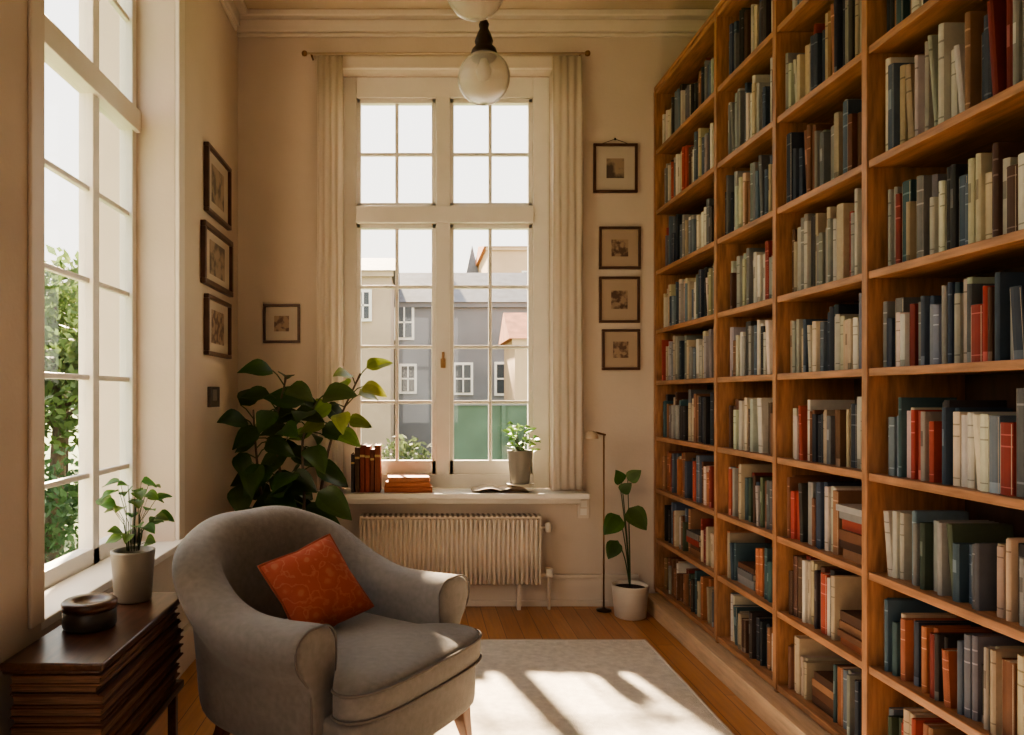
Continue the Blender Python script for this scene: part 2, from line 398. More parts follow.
frame_left(3.90, 4.38, 2.26, 2.62, M_art2)
frame_left(3.84, 4.42, 1.875, 2.20, M_art2, .03)
frame_left(3.90, 4.38, 1.51, 1.83, M_art1)

b = B("thermostat"); b.box(XL, XL + .018, 3.97, 4.15, 1.235, 1.345, M_potd); b.box(XL + .018, XL + .022, 4.0, 4.08, 1.27, 1.33, M_potg); b.done(bevel=.004)
b = B("wall_socket"); b.box(.985, 1.055, YB - .016, YB, .54, .665, M_trim); b.box(1.0, 1.04, YB - .02, YB - .016, .56, .60, M_white); b.box(1.0, 1.04, YB - .02, YB - .016, .61, .65, M_white); b.done(bevel=.003)

# ------------------------------------------------------------------ bookcase
UP = [4.625, 3.68, 3.07, 2.45, 1.55, .65, -.25]
SH = [.12, .42, .725, 1.045, 1.385, 1.70, 2.06, 2.43, 2.80, 3.17]
XF, XBk = 1.467, 1.79
b = B("bookcase")
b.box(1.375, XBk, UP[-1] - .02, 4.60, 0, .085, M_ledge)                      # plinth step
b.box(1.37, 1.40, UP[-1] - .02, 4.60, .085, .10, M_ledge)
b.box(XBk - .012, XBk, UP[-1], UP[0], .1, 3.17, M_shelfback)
for y in UP:
    b.box(XF - .004, XBk, y - .012, y + .012, .085, 3.19, M_shelfv)
    b.box(XF - .010, XF - .004, y - .015, y + .015, .10, 3.17, M_shelfv)
for z in SH:
    for i in range(len(UP) - 1):
        b.box(XF, XBk - .012, UP[i + 1] + .012, UP[i] - .012, z - .02, z, M_shelf)
        b.box(XF - .005, XF + .002, UP[i + 1] + .015, UP[i] - .015, z - .024, z + .002, M_shelf)
b.box(XF - .012, XBk, UP[-1] - .02, UP[0], 3.17, 3.195, M_shelf)
b.done(bevel=.003)

G = dict(
 white=[(.48,.44,.385),(.39,.36,.31),(.55,.50,.435)], cream=[(.44,.355,.25),(.39,.31,.22),(.48,.40,.295)],
 grey=[(.17,.165,.16),(.235,.225,.21),(.11,.11,.115),(.29,.275,.26)], blue=[(.05,.07,.10),(.08,.10,.135),(.135,.16,.195),(.035,.045,.07)],
 teal=[(.035,.07,.08),(.055,.095,.105)], red=[(.26,.035,.025),(.19,.028,.02),(.31,.06,.038)], brown=[(.14,.06,.032),(.20,.095,.05),(.085,.04,.024),(.25,.13,.072)],
 orange=[(.32,.12,.055),(.28,.10,.05)], dark=[(.025,.023,.023),(.04,.032,.03),(.023,.028,.04)], green=[(.04,.06,.04),(.07,.085,.05)])
def pick(w):
    ks = list(w); r = R.random() * sum(w.values())
    for k in ks:
        r -= w[k]
        if r <= 0: break
    c = R.choice(G[k]); q = R.uniform(.75, 1.25)
    return tuple(min(.8, x * q) for x in c)
P_top = dict(white=2.8, grey=4.5, blue=2.4, dark=2.2, cream=1.3, brown=1.6, red=.6)
P_mid = dict(white=5, cream=2.8, grey=3.4, blue=1, dark=1, brown=1.2, red=.4)
P_low = dict(red=1.9, brown=3.2, cream=2.4, teal=1, grey=1.8, orange=.9, blue=1.4, dark=1.5, white=1.6, green=.6)
P_right = dict(grey=5, blue=2.8, white=2.6, teal=.9, red=.9, dark=1.5, cream=1.2, brown=1.3)
def palette(bay, row):
    if bay >= 3: return P_right if row >= 3 else dict(grey=2.8, blue=1.8, green=.8, cream=2.4, brown=2.2, red=.9, teal=1, white=1.8, dark=1.2, orange=.3)
    if row >= 6: return P_top
    if row in (4, 5): return P_mid if bay >= 1 else dict(white=2.4, cream=2, grey=3, blue=1.6, brown=1, dark=.8, red=.5)
    if row == 3: return dict(cream=3, white=2, brown=2, red=.8, dark=1.2, grey=2, teal=.5)
    return P_low
PAGE = (.48, .40, .31)
def book(bl, y0, th, z, h, x, dep, c, lean):
    """standing book, spine towards -X"""
    def P(px, py, pz): return Vector((px, y0 + py + lean * pz, z + pz))
    cv = .0025
    sp = [(x + .006, 0), (x + .0015, th * .22), (x, th * .5), (x + .0015, th * .78), (x + .006, th)]
    style = R.random()
    lab = tuple(min(.6, q * 1.7 + .07) for q in c) if sum(c) < .7 else tuple(q * .5 for q in c)
    if style < .22: hs = [(0, c), (.1, lab), (.115, c), (.66, lab), (.68, c), (.82, lab), (.84, c), (1, c)]
    elif style < .5: hs = [(0, c), (.12, lab), (.14, c), (.84, lab), (.86, c), (1, c)]
    elif style < .62: hs = [(0, c), (.5, lab), (.72, c), (1, c)]
    elif style < .75: hs = [(0, lab), (.14, c), (1, c)]
    else: hs = [(0, c), (1, c)]
    bnd = [q[0] for q in hs]; b0 = len(bl.v)
    for t in bnd:
        for (px, py) in sp: bl.v.append(P(px, py, t * h))
    for i in range(len(bnd) - 1):
        narrow = style >= .5 and style < .62 and i == 1
        for j in range(4):
            cc = hs[i][1]
            if narrow and j in (0, 3): cc = c
            bl.face([b0 + i * 5 + j, b0 + i * 5 + j + 1, b0 + (i + 1) * 5 + j + 1, b0 + (i + 1) * 5 + j][::-1], M_books, cc, False)
    def bx(xa, xb, ya, yb, za, zb, col):
        k = len(bl.v)
        for p in ((xa, ya, za), (xb, ya, za), (xb, yb, za), (xa, yb, za), (xa, ya, zb), (xb, ya, zb), (xb, yb, zb), (xa, yb, zb)): bl.v.append(P(*p))
        for q in ((0, 3, 2, 1), (4, 5, 6, 7), (0, 1, 5, 4), (1, 2, 6, 5), (2, 3, 7, 6), (3, 0, 4, 7)): bl.face([k + i for i in q], M_books, col)
    bx(x + .006, x + dep, 0, cv, 0, h, c); bx(x + .006, x + dep, th - cv, th, 0, h, c)
    bx(x + .004, x + dep - .004, cv, th - cv, .003, h - .004, PAGE)
b = B("row_of_books")
def hstack(bl, y0, wid, z, n, x):
    zz = z
    for i in range(n):
        th = R.uniform(.022, .042); c = pick(dict(orange=1, red=1.3, brown=4, cream=.8, grey=.8)); w = wid * R.uniform(.85, 1); xx = x + R.uniform(0, .02)
        bl.box(xx, xx + .2, y0, y0 + w, zz, zz + .003, M_books, c); bl.box(xx, xx + .2, y0, y0 + w, zz + th - .003, zz + th, M_books, c)
        bl.box(xx, xx + .004, y0, y0 + w, zz + .003, zz + th - .003, M_books, c)
        bl.box(xx + .004, xx + .19, y0 + .004, y0 + w - .004, zz + .003, zz + th - .003, M_books, PAGE)
        zz += th
for bay in range(len(UP) - 1):
    for row in range(len(SH) - 1):
        z = SH[row] + .001; gap = SH[row + 1] - .03 - z
        ya, yb = UP[bay + 1] + .022, UP[bay] - .022
        pal = palette(bay, row)
        y = ya
        if bay == 2 and row in (1, 2):
            hstack(b, ya + .005, .20, z, 6 if row == 2 else 4, XF + .02); y = ya + .215
        base_h = gap * R.uniform(.70, .80)
        while y < yb - .012:
            if row in (0, 1) and R.random() < .03 and y + .25 < yb:
                hstack(b, y + .004, .18, z, R.choice([3, 4]), XF + .03); y += .19; continue
            grp = R.choice([1, 1, 1, 2, 2, 3]); c0 = pick(pal); h0 = min(gap - .015, base_h * R.uniform(.76, 1.16)); t0 = R.uniform(.011, .027)
            if R.random() < .12: t0 = R.uniform(.030, .042); grp = 1
            if c0[0] > c0[1] * 2.6: grp = min(grp, 2)
            for _ in range(grp):
                th = t0 * R.uniform(.9, 1.1)
                if y + th > yb - .004: y = yb; break
                c = tuple(q * R.uniform(.9, 1.1) for q in c0) if grp > 1 else c0
                h = h0 * R.uniform(.97, 1.03); lean = 0
                if R.random() < .04 and y + th + .035 < yb: lean = R.uniform(.05, .12)
                book(b, y, th, z, min(h, gap - .012), XF + .018 + R.uniform(0, .035), R.uniform(.15, .2), c, lean)
                y += th + .0006 + lean * h
            if R.random() < .03: y += R.uniform(.01, .04)
b.done()

# ------------------------------------------------------------------ rug
b = B("rug"); b.box(-.30, 1.20, 1.1, 3.95, .001, .012, M_rug)
for xx in (-.30, 1.188): b.box(xx, xx + .012, 1.1, 3.95, .001, .0145, M_rugedge)
b.box(-.30, 1.20, 3.94, 3.952, .001, .0145, M_rugedge); b.done(bevel=.003)

# ------------------------------------------------------------------ armchair
CH = empty("armchair", (-.385, 2.80, 0), math.radians(55))
CM = CH.matrix_world @ Matrix.Scale(.965, 4)
def crom(pts, n):
    out = []; P = [Vector(p) for p in pts]; P = [2 * P[0] - P[1]] + P + [2 * P[-1] - P[-2]]
    for i in range(1, len(P) - 2):
        for k in range(n):
            t = k / n; a, b_, c, d = P[i - 1], P[i], P[i + 1], P[i + 2]
            out.append(.5 * ((2 * b_) + (c - a) * t + (2 * a - 5 * b_ + 4 * c - d) * t * t + (-a + 3 * b_ - 3 * c + d) * t ** 3))
    out.append(P[-2]); return out
half = [(-.375, -.36, .622), (-.386, -.20, .612), (-.386, -.05, .620), (-.372, .09, .680), (-.315, .215, .800), (-.17, .272, .868)]
key = half + [(0, .28, .873)] + [(-x, y, z) for x, y, z in reversed(half)]
path = crom(key, 4)
b = B("back_and_arms"); rr = []
npth = len(path)
def ring(i, off=0.0, shrink=1.0):
    p = path[i]; a = path[max(i - 1, 0)]; c = path[min(i + 1, npth - 1)]
    d = Vector((c.x - a.x, c.y - a.y, 0)).normalized(); n = Vector((-d.y, d.x, 0))
    if n.dot(Vector((p.x, p.y + .1, 0))) < 0: n = -n
    h = p.z; bk = max(0, min(1, (p.z - .61) / .26))
    w = .090 - .018 * bk; ln = .02 + .055 * bk
    prof = [(.55, .17), (.60, .30), (.58, h - .20), (.84, h - .165), (1.32, h - .105), (1.26, h - .035), (.66, h - .002), (0, h), (-.62, h - .006), (-1.0, h - .045), (-1.02, h - .10), (-.86, h * .68), (-.85, .30), (-.8, .17)]
    cz = h * .55; out = []
    for u, z in prof:
        zz = cz + (z - cz) * (1 - (1 - shrink) * .45); off_n = u * w * shrink + ln * (z / h) ** 2
        q = Vector((p.x, p.y, 0)) + n * off_n + d * off; q.z = zz; out.append(q)
    return out
rr.append(ring(0, -.028, .55)); rr.append(ring(0, -.028, .82)); rr.append(ring(0, -.018, .97))
for i in range(npth): rr.append(ring(i))
rr.append(ring(npth - 1, .018, .97)); rr.append(ring(npth - 1, .028, .82)); rr.append(ring(npth - 1, .028, .55))
rr = [[CM @ q for q in r] for r in rr]
b.rings(rr, M_fabric, cap0=True, cap1=True)
b.done(CH, subsurf=2)
def pad(name, outline, layers, cen, m, dome=0.0):
    b = B(name); ol = crom(outline + [outline[0]], 5)[:-1]; rr = []
    for sc, z in layers:
        r = []
        for q in ol:
            v2 = Vector((cen[0] + (q.x - cen[0]) * sc, cen[1] + (q.y - cen[1]) * sc, z))
            r.append(CM @ v2)
        rr.append(r)
    b.rings(rr, m, cap0=True, cap1=True)
    return b.done(CH, subsurf=1)
ho = [(.0, -.57), (.20, -.565), (.33, -.545), (.395, -.495), (.385, -.43), (.305, -.385), (.295, -.2), (.295, .0), (.25, .12), (.14, .19)]
outl = [(x, y, 0) for x, y in ho] + [(0, .205, 0)] + [(-x, y, 0) for x, y in reversed(ho[1:])]
pad("seat_cushion", outl, [(.95, .325), (.99, .335), (1.0, .36), (1.0, .405), (.985, .43), (.95, .444), (.85, .453), (.6, .461), (.3, .465), (.05, .466)], (0, -.15), M_fabric)
hb = [(.0, -.54), (.20, -.535), (.33, -.52), (.385, -.48), (.385, -.40), (.36, -.2), (.35, .0), (.30, .13), (.16, .22)]
outb = [(x, y, 0) for x, y in hb] + [(0, .24, 0)] + [(-x, y, 0) for x, y in reversed(hb[1:])]
pad("seat_base", outb, [(.93, .15), (.98, .155), (1.0, .175), (1.0, .30), (.985, .322), (.95, .328)], (0, -.1), M_fabric)
b = B("piping")
for zz, sc in ((.424, 1.0), (.342, 1.0)):
    ol = crom(outl + [outl[0]], 5)
    b.tube([CM @ Vector((q.x * sc, -.15 + (q.y + .15) * sc, zz)) for q in ol], .005, M_pipe, 6)
for k in (0, npth - 1):
    rg = ring(k, (-.02 if k == 0 else .02), .95)
    b.tube([CM @ q for q in crom(rg, 3)], .004, M_pipe, 6)
b.done(CH)
b = B("legs")
for sx, sy, kx, ky in ((.32, -.46, .02, -.02), (-.32, -.46, -.02, -.02), (.26, .19, .03, .06), (-.26, .19, -.03, .06)):
    rr = []
    for z, hw, k in ((.165, .030, 0), (.10, .026, .3), (.014, .017, 1)):
        rr.append([CM @ Vector((sx + kx * k + a * hw, sy + ky * k + c * hw, z)) for a, c in ((-1, -1), (1, -1), (1, 1), (-1, 1))])
    b.rings(rr, M_leg, cap0=True, cap1=True, sm=False)
b.done(CH, bevel=.004)

# throw cushion
def pillow(name, loc, size, th, rot, m):
    b = B(name); n = 16; S = size / 2
    def pt(i, j, s):
        u, v_ = i / n * 2 - 1, j / n * 2 - 1
        k = (1 - abs(u) ** 3.0) * (1 - abs(v_) ** 3.0)
        pin = 1 - .07 * (1 - (abs(u) * abs(v_)) ** .8) * max(abs(u), abs(v_)) ** 4
        return Vector((u * S * pin, v_ * S * pin, s * (th / 2) * k ** .55 + .004 * sin(u * 5 + v_ * 3) * k))
    for s_ in (1, -1):
        rr = [[pt(i, j, s_) for i in range(n + 1)] for j in range(n + 1)]
        if s_ < 0: rr = rr[::-1]
        b.rings(rr, m, closed=False)
    edge = [pt(i, 0, 0) for i in range(n)] + [pt(n, j, 0) for j in range(n)] + [pt(n - i, n, 0) for i in range(n)] + [pt(0, n - j, 0) for j in range(n + 1)]
    b.tube(edge, .005, M_cushedge, 6)
    ob = b.done(); ob.rotation_euler = rot; ob.location = loc
    return ob
th = math.radians(56)
Mx = Matrix.Rotation(th - math.radians(24), 4, 'Z') @ Matrix.Rotation(math.radians(54), 4, 'X') @ Matrix.Rotation(math.radians(17), 4, 'Z')
cu = pillow("throw_cushion", (-.375, 2.78, .59), .325, .12, Mx.to_euler(), M_cush)

# ------------------------------------------------------------------ side table
TX0, TX1, TY0, TY1, TH = XL + .03, -.815, 1.94, 2.65, .605
M_edge = mat("old_ledger_edges", (0.17, 0.095, 0.06), 0.7, noise=0.5, nscale=14, stretch=(1, 1, 30))
e = empty("side_table", ((TX0 + TX1) / 2, (TY0 + TY1) / 2, 0))
b = B("top"); b.box(TX0, TX1, TY0, TY1, TH - .022, TH, M_dark); b.box(TX0, TX1 - .012, TY0 + .012, TY1 - .012, TH - .034, TH - .022, M_dark); b.done(e, bevel=.007, seg=3)
b = B("back_panel"); b.box(TX0, TX0 + .014, TY0 + .10, TY1 - .01, .30, TH - .034, M_dark); b.done(e, bevel=.003)
b = B("lower_shelf"); b.box(TX0 + .005, TX1 - .008, TY0 + .008, TY1 - .008, .275, .30, M_dark); b.done(e, bevel=.004)
b = B("legs")
for x in (TX0 + .03, TX1 - .04):
    for y in (TY0 + .035, TY1 - .035): b.box(x - .014, x + .014, y - .014, y + .014, 0, .275, M_dark)
b.done(e, bevel=.003)
b = B("stack_of_old_ledgers"); z = .3005
while z < TH - .052:
    t = R.uniform(.020, .038)
    if z + t > TH - .036: t = TH - .036 - z
    if t < .010: break
    o1, o2, o3 = R.uniform(0, .018), R.uniform(0, .018), R.uniform(0, .05)
    c = R.choice([(.12, .05, .03), (.16, .075, .045), (.08, .04, .028), (.20, .10, .06)])
    xa, xb, ya, yb = TX0 + .012, TX1 - .002, TY0 + .004, TY1 - .02
    cx, cy = (xa + xb) / 2, (ya + yb) / 2
    Mr = Matrix.Translation((cx, cy, 0)) @ Matrix.Rotation(R.uniform(-.012, .012), 4, 'Z') @ Matrix.Translation((-cx, -cy, 0))
    b.box(xa + .01, xb - o1, ya + o2, yb - o3, z, z + .005, M_books, c, Mr); b.box(xa + .01, xb - o1, ya + o2, yb - o3, z + t - .005, z + t, M_books, c, Mr)
    b.box(xa + .01, xb - o1 - .008, ya + o2 + .008, yb - o3 - .008, z + .005, z + t - .005, M_edge, (1, 1, 1), Mr)
    z += t + .0005
b.done(bevel=.002)
b = B("round_tin"); c0 = (-.985, 2.25, TH)
b.lathe([(.070, .001), (.076, .01), (.076, .050), (.072, .055)], c0, M_potd, 32, cap0=True)
b.lathe([(.072, .055), (.078, .057), (.079, .077), (.072, .083), (.045, .081), (.041, .075), (.001, .074)], c0, M_dark, 32)
b.done()

# ------------------------------------------------------------------ plants
def pot(bld, loc, r0, r1, h, m, lip=.006):
    bld.lathe([(r0 * .9, 0), (r0, .006), (r1 * .98, h * .9), (r1, h - lip), (r1, h), (r1 - .01, h), (r1 - .012, h - .02)], loc, m, 28, cap0=True)
    bld.lathe([(r1 - .012, h - .022), (.001, h - .016)], loc, M_soil, 20)
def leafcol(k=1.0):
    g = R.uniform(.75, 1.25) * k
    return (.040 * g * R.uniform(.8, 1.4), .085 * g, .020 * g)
def leafy(name, base, potf, spread, n, ln, wd, z0, z1, k=1.0, seed=1, xlim=None, ylim=None, up=.2, droop=.4):
    rr = random.Random(seed); e = empty(name, base)
    b = B("pot"); potf(b); b.done(e)
    s = B("stems"); l = B("leaves"); bx, by, bz = base
    for i in range(n):
        a = i * 2.4 + rr.uniform(-.4, .4); t = (i + .5) / n
        z = z0 + (z1 - z0) * t ** .9
        rad = spread * (sin(pi * (.18 + .75 * t)) ** .8) * rr.uniform(.35, 1)
        p = Vector((bx + rad * cos(a), by + rad * sin(a) * .8, z + rr.uniform(-.03, .03)))
        if xlim: p.x = max(xlim[0] + ln * .45, min(xlim[1], p.x))
        if ylim: p.y = min(ylim - ln * .5, p.y)
        st = Vector((bx + .02 * cos(a), by + .02 * sin(a), bz)); mid = st.lerp(p, .5) + Vector((0, 0, .12 * (p - st).length)) - Vector((cos(a), sin(a), 0)) * rad * .2
        s.tube([st, st.lerp(mid, .6), mid, p], .004 if ln > .12 else .0015, M_leaf, 5, (.05, .08, .03), .001)
        d = Vector((cos(a), sin(a), up + rr.uniform(-.4, .35)))
        if xlim and p.x < xlim[0] + ln: d.x = abs(d.x) * .3
        if ylim and p.y > ylim - ln: d.y = -abs(d.y)
        g = leafcol(k)
        l.leaf(p, d, (rr.uniform(-.3, .3), -.5 + rr.uniform(-.3, .3), 1), ln * rr.uniform(.6, 1.15), wd * rr.uniform(.7, 1.15), M_leaf, g, droop * rr.uniform(.5, 1.4))
    s.done(e); l.done(e)
    return e

# big rubber plant in the corner
PX, PY = -.68, 4.12
R.seed(11)
e = empty("potted_rubber_plant", (PX, PY, 0))
b = B("pot"); pot(b, (PX, PY, 0), .13, .17, .32, M_potd); b.done(e)
s = B("stems"); l = B("leaves")
trunks = [[(PX, PY, .28), (PX - .05, PY, .7), (PX - .10, PY, 1.1), (PX - .04, PY - .02, 1.40)],
          [(PX + .02, PY, .28), (PX + .06, PY - .03, .7), (PX + .05, PY - .02, 1.05), (PX + .12, PY, 1.26)],
          [(PX - .02, PY, .28), (PX - .14, PY - .02, .6), (PX - .20, PY, .9), (PX - .22, PY - .02, 1.22)],
          [(PX + .03, PY, .28), (PX + .13, PY + .02, .7), (PX + .20, PY + .03, 1.05), (PX + .36, PY + .04, 1.42)]]
for ti, T in enumerate(trunks):
    T = crom(T, 6); s.tube(T, .011, M_bark, 7, taper=.005)
    N_ = (21, 16, 17, 13)[ti]
    for i in range(N_):
        t = .30 + .70 * (i + .5) / N_ if ti < 3 else .66 + .34 * (i + .5) / N_
        p0 = T[min(len(T) - 1, int(t * (len(T) - 1)))]
        a = i * 2.4 + ti; 
        d = Vector((cos(a), sin(a) * .75 - .15, R.uniform(-.1, .6) + (.5 if i > N_ - 3 else 0))).normalized()
        pl = R.uniform(.05, .12); p = p0 + d * pl + Vector((0, 0, .02))
        ln = R.uniform(.17, .24) if ti < 3 else R.uniform(.13, .17)
        tip = p + d * ln
        if tip.x < XL + .05: d.x = abs(d.x) * .15; p.x = max(p.x, XL + .12)
        if tip.y > 4.45: d.y = -abs(d.y) * .4
        s.tube([p0, p0.lerp(p, .6) + Vector((0, 0, .01)), p], .004, M_leaf, 5, (.06, .09, .03), .003)
        dd = Vector((d.x, d.y, d.z - .45))
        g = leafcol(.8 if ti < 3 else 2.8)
        if ti == 3: g = (g[0] * 1.7, g[1] * 1.15, g[2])  # shoot by the window: backlight put into the brighter leaf colour
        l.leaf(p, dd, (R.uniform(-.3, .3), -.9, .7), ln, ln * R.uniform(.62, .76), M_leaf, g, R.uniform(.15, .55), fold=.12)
s.done(e); l.done(e)

# small herb on side table
R.seed(5)
leafy("potted_herb", (-.965, 2.54, TH + .17), lambda q: (pot(q, (-.965, 2.54, TH + .001), .060, .072, .17, M_potg), None), .10, 30, .062, .058, TH + .20, TH + .41, 2.8, 3, None, None, .1, .3)
# small plant on sill
b = B("open_book")
for sgn, xc in ((-1, .50), (1, .50)):
    for k in range(5):
        x_in, x_out = xc, xc + sgn * (.17 - k * .002)
        rr = []
        for t in [i / 8 for i in range(9)]:
            xx = x_in + (x_out - x_in) * t; zz = .712 + k * .003 + .018 * sin(pi * min(1, t * 1.1)) * (1 - t * .5)
            rr.append([(xx, 4.52, zz), (xx, 4.71, zz)])
        b.rings(rr, M_books, PAGE if k else (.3, .14, .08), closed=False)
b.done()
b = B("plate"); b.lathe([(.03, .0), (.075, .006), (.09, .012), (.088, .016), (.05, .010), (.001, .008)], (.625, 4.60, .745), M_potw, 28, cap0=True); b.done()
leafy("potted_ivy", (.625, 4.60, .95), lambda q: (pot(q, (.625, 4.60, .757), .058, .078, .205, M_potg), None), .10, 50, .06, .045, .97, 1.10, 4.2, 8, None, 4.74, .4, .3)
# tall plant right
R.seed(9)
e = empty("potted_monstera", (1.245, 4.40, 0))
b = B("pot"); pot(b, (1.245, 4.40, 0), .09, .108, .19, M_potw); b.done(e)
s = B("stems"); l = B("leaves")
for p1, dx, sz, dz in (((1.17, 4.36, .60), -.6, .15, -.6), ((1.23, 4.38, .64), .4, .16, -.5), ((1.16, 4.38, .45), -.5, .12, -.9), ((1.20, 4.42, .78), -.3, .10, .6), ((1.23, 4.40, .80), .5, .10, .5), ((1.19, 4.40, .73), .3, .09, .4)):
    p1 = Vector(p1); p0 = Vector((1.245, 4.40, .17))
    s.tube(crom([p0, p0.lerp(p1, .4) + Vector((.0, 0, .06)), p1.lerp(p0, .15) + Vector((0, 0, .03)), p1], 4), .004, M_leaf, 6, (.05, .09, .03), .002)
    l.leaf(p1, (dx, -.4, dz), (0, -1, .3), sz, sz * .9, M_leaf, leafcol(1.7), .25, fold=.08)
s.done(e); l.done(e)

# thin metal stand / floor lamp next to the plant
b = B("floor_lamp")
b.tube([(1.12, 4.52, .012), (1.12, 4.52, 1.06)], .005, M_brass); b.lathe([(.045, 0), (.045, .008), (.014, .014), (.006, .02)], (1.12, 4.52, .001), M_metal, 20, cap0=True)
b.tube([(1.13, 4.52, 1.06), (1.07, 4.50, 1.075), (1.045, 4.49, 1.07)], .006, M_brass)
b.lathe([(.012, .02), (.03, .012), (.04, -.01), (.041, -.025)], (1.04, 4.49, 1.065), M_rod, 16, cap0=True)
b.done()

# ------------------------------------------------------------------ books on sill
b = B("upright_books"); x = -.405
for i, (w_, h_, c) in enumerate(((.022, .23, (.05, .04, .04)), (.03, .27, (.10, .05, .03)), (.03, .285, (.22, .05, .03)), (.03, .28, (.28, .06, .035)), (.025, .26, (.18, .05, .03)), (.035, .285, (.25, .07, .04)))):
    y0 = 4.53
    b.box(x, x + w_, y0, y0 + .004, .711, .711 + h_, M_books, c); b.box(x, x + .003, y0, y0 + .17, .711, .711 + h_, M_books, c); b.box(x + w_ - .003, x + w_, y0, y0 + .17, .711, .711 + h_, M_books, c)
    b.box(x + .003, x + w_ - .003, y0 + .004, y0 + .165, .714, .707 + h_, M_books, PAGE)
    b.box(x - .0001, x + w_ + .0001, y0 - .001, y0, .711 + h_ * .75, .711 + h_ * .8, M_books, (.5, .35, .15)); x += w_ + .001
b.done(bevel=.0015)
b = B("book_stack"); z = .711
for w_, t_, c, a in ((.29, .034, (.36, .11, .05), .02), (.27, .03, (.42, .14, .06), -.04), (.25, .028, (.50, .20, .10), .06)):
    Mr = Matrix.Translation((-.06, 4.61, z)) @ Matrix.Rotation(a, 4, 'Z')
    b.box(-w_ / 2, w_ / 2, -.085, .085, 0, .004, M_books, c, Mr); b.box(-w_ / 2, w_ / 2, -.085, .085, t_ - .004, t_, M_books, c, Mr)
    b.box(-w_ / 2, w_ / 2, -.085, -.080, .004, t_ - .004, M_books, c, Mr); b.box(-w_ / 2 + .005, w_ / 2 - .005, -.08, .08, .004, t_ - .004, M_books, PAGE, Mr); z += t_ + .0005
b.done(bevel=.0015)

# ------------------------------------------------------------------ pendants
def pendant(x, y, z, r):
    e = empty("pendant_lamp", (x, y, z))
    b = B("globe"); pr = []
    for i in range(17):
        a = -pi / 2 + (pi * .88) * i / 16; pr.append((max(.001, r * cos(a)), r * sin(a)))
    b.lathe(pr, (x, y, z), M_globe, 40); ob = b.done(e); md = ob.modifiers.new("s", 'SOLIDIFY'); md.thickness = .003
    b = B("fitting"); top = r * .90
    b.lathe([(.046, top - .018), (.052, top), (.046, top + .02), (.030, top + .035), (.036, top + .05), (.028, top + .075), (.016, top + .10), (.020, top + .115), (.014, top + .13), (.006, top + .14)], (x, y, z), M_metal, 20, cap0=True)
    b.tube([(x, y, z + top + .12), (x, y, ZC - .01)], .005, M_metal)
    b.lathe([(.05, 0), (.05, -.015), (.02, -.03), (.006, -.035)], (x, y, ZC), M_metal, 20)
    b.done(e)
    b = B("bulb"); b.lathe([(.001, -.03), (.02, -.024), (.03, 0), (.026, .02), (.014, .045), (.013, .07)], (x, y, z + .02), M_potw, 16); b.done(e)
pendant(.253, 2.88, 2.517, .10)
pendant(.193, 2.50, 2.655, .10)

# ------------------------------------------------------------------ outside
GZ = -1.24
M_grass = mat("lawn", (.12, .17, .07), .9, noise=.4, nscale=1.5)
M_hedge = mat("painted_garden_wall", (.085, .135, .095), .8, noise=.25, nscale=1.2)
M_bgrey = mat("grey_render", (.19, .19, .20), .9, noise=.15, nscale=.8)  # kept paler so the colour itself carries the outdoor haze
M_btan = mat("tan_render", (.44, .34, .25), .9, noise=.12, nscale=.8)
M_bbeige = mat("beige_render", (.55, .39, .26), .9, noise=.1, nscale=.6)
M_roof = mat("clay_roof", (.42, .16, .08), .8, noise=.3, nscale=3)
M_slate = mat("slate_roof", (.15, .15, .16), .8, noise=.2, nscale=3)
M_wdark = mat("window_dark", (.05, .06, .07), .2)
b = B("lawn"); b.box(-90, 90, 5.2, 130, -1.35, -1.25, M_grass); b.box(-90, -2, -60, 5.2, -1.35, -1.25, M_grass); b.done()
b = B("garden_wall"); b.box(.4, 8, 18, 18.3, GZ, 1.05, M_hedge); b.box(.4, 8, 17.96, 18.34, 1.05, 1.12, M_bgrey)
for i in range(5): b.box(.5 + i * 1.5, .6 + i * 1.5, 17.93, 18, GZ, 1.05, M_hedge)
b.done()
def house(name, x0, x1, y, d, z1, m, roof, rh, wins, chim=()):
    e = empty(name, ((x0 + x1) / 2, y, GZ)); b = B("walls"); b.box(x0, x1, y, y + d, GZ, z1, m); b.box(x0 - .1, x1 + .1, y - .12, y, z1 - .2, z1, m); b.done(e)
    b = B("roof"); k = len(b.v)
    b.v += [Vector(q) for q in ((x0 - .2, y - .2, z1), (x1 + .2, y - .2, z1), (x1 + .2, y + d, z1), (x0 - .2, y + d, z1), (x0 - .2, y + d / 2, z1 + rh), (x1 + .2, y + d / 2, z1 + rh))]
    for q in ((0, 1, 5, 4), (2, 3, 4, 5), (0, 4, 3), (1, 2, 5), (0, 3, 2, 1)): b.face([k + i for i in q], roof)
    for cx in chim: b.box(cx - .3, cx + .3, y + d / 2 - .3, y + d / 2 + .3, z1, z1 + rh + .9, m); b.box(cx - .15, cx + .15, y + d / 2 - .15, y + d / 2 + .15, z1 + rh + .9, z1 + rh + 1.2, M_roof)
    b.done(e)
    b = B("windows")
    for wx, wz, ww, wh in wins:
        b.box(wx - ww / 2 - .1, wx + ww / 2 + .1, y - .08, y, wz - wh / 2 - .1, wz + wh / 2 + .1, M_white)
        b.box(wx - ww / 2, wx + ww / 2, y - .1, y - .08, wz - wh / 2, wz + wh / 2, M_wdark)
        b.box(wx - .03, wx + .03, y - .13, y - .1, wz - wh / 2, wz + wh / 2, M_white); b.box(wx - ww / 2, wx + ww / 2, y - .13, y - .1, wz - .03, wz + .03, M_white)
    b.done(e)
house("grey_house", -.9, 6.5, 30, 5, 5.0, M_bgrey, M_slate, 1.6, [(-.55, 4.2, .6, 1.2), (1.8, 1.95, .6, 1.1), (3.5, 1.95, .7, 1.15), (5.3, 1.95, .7, 1.1), (-.4, 1.95, .5, 1.0)], (1.0,))
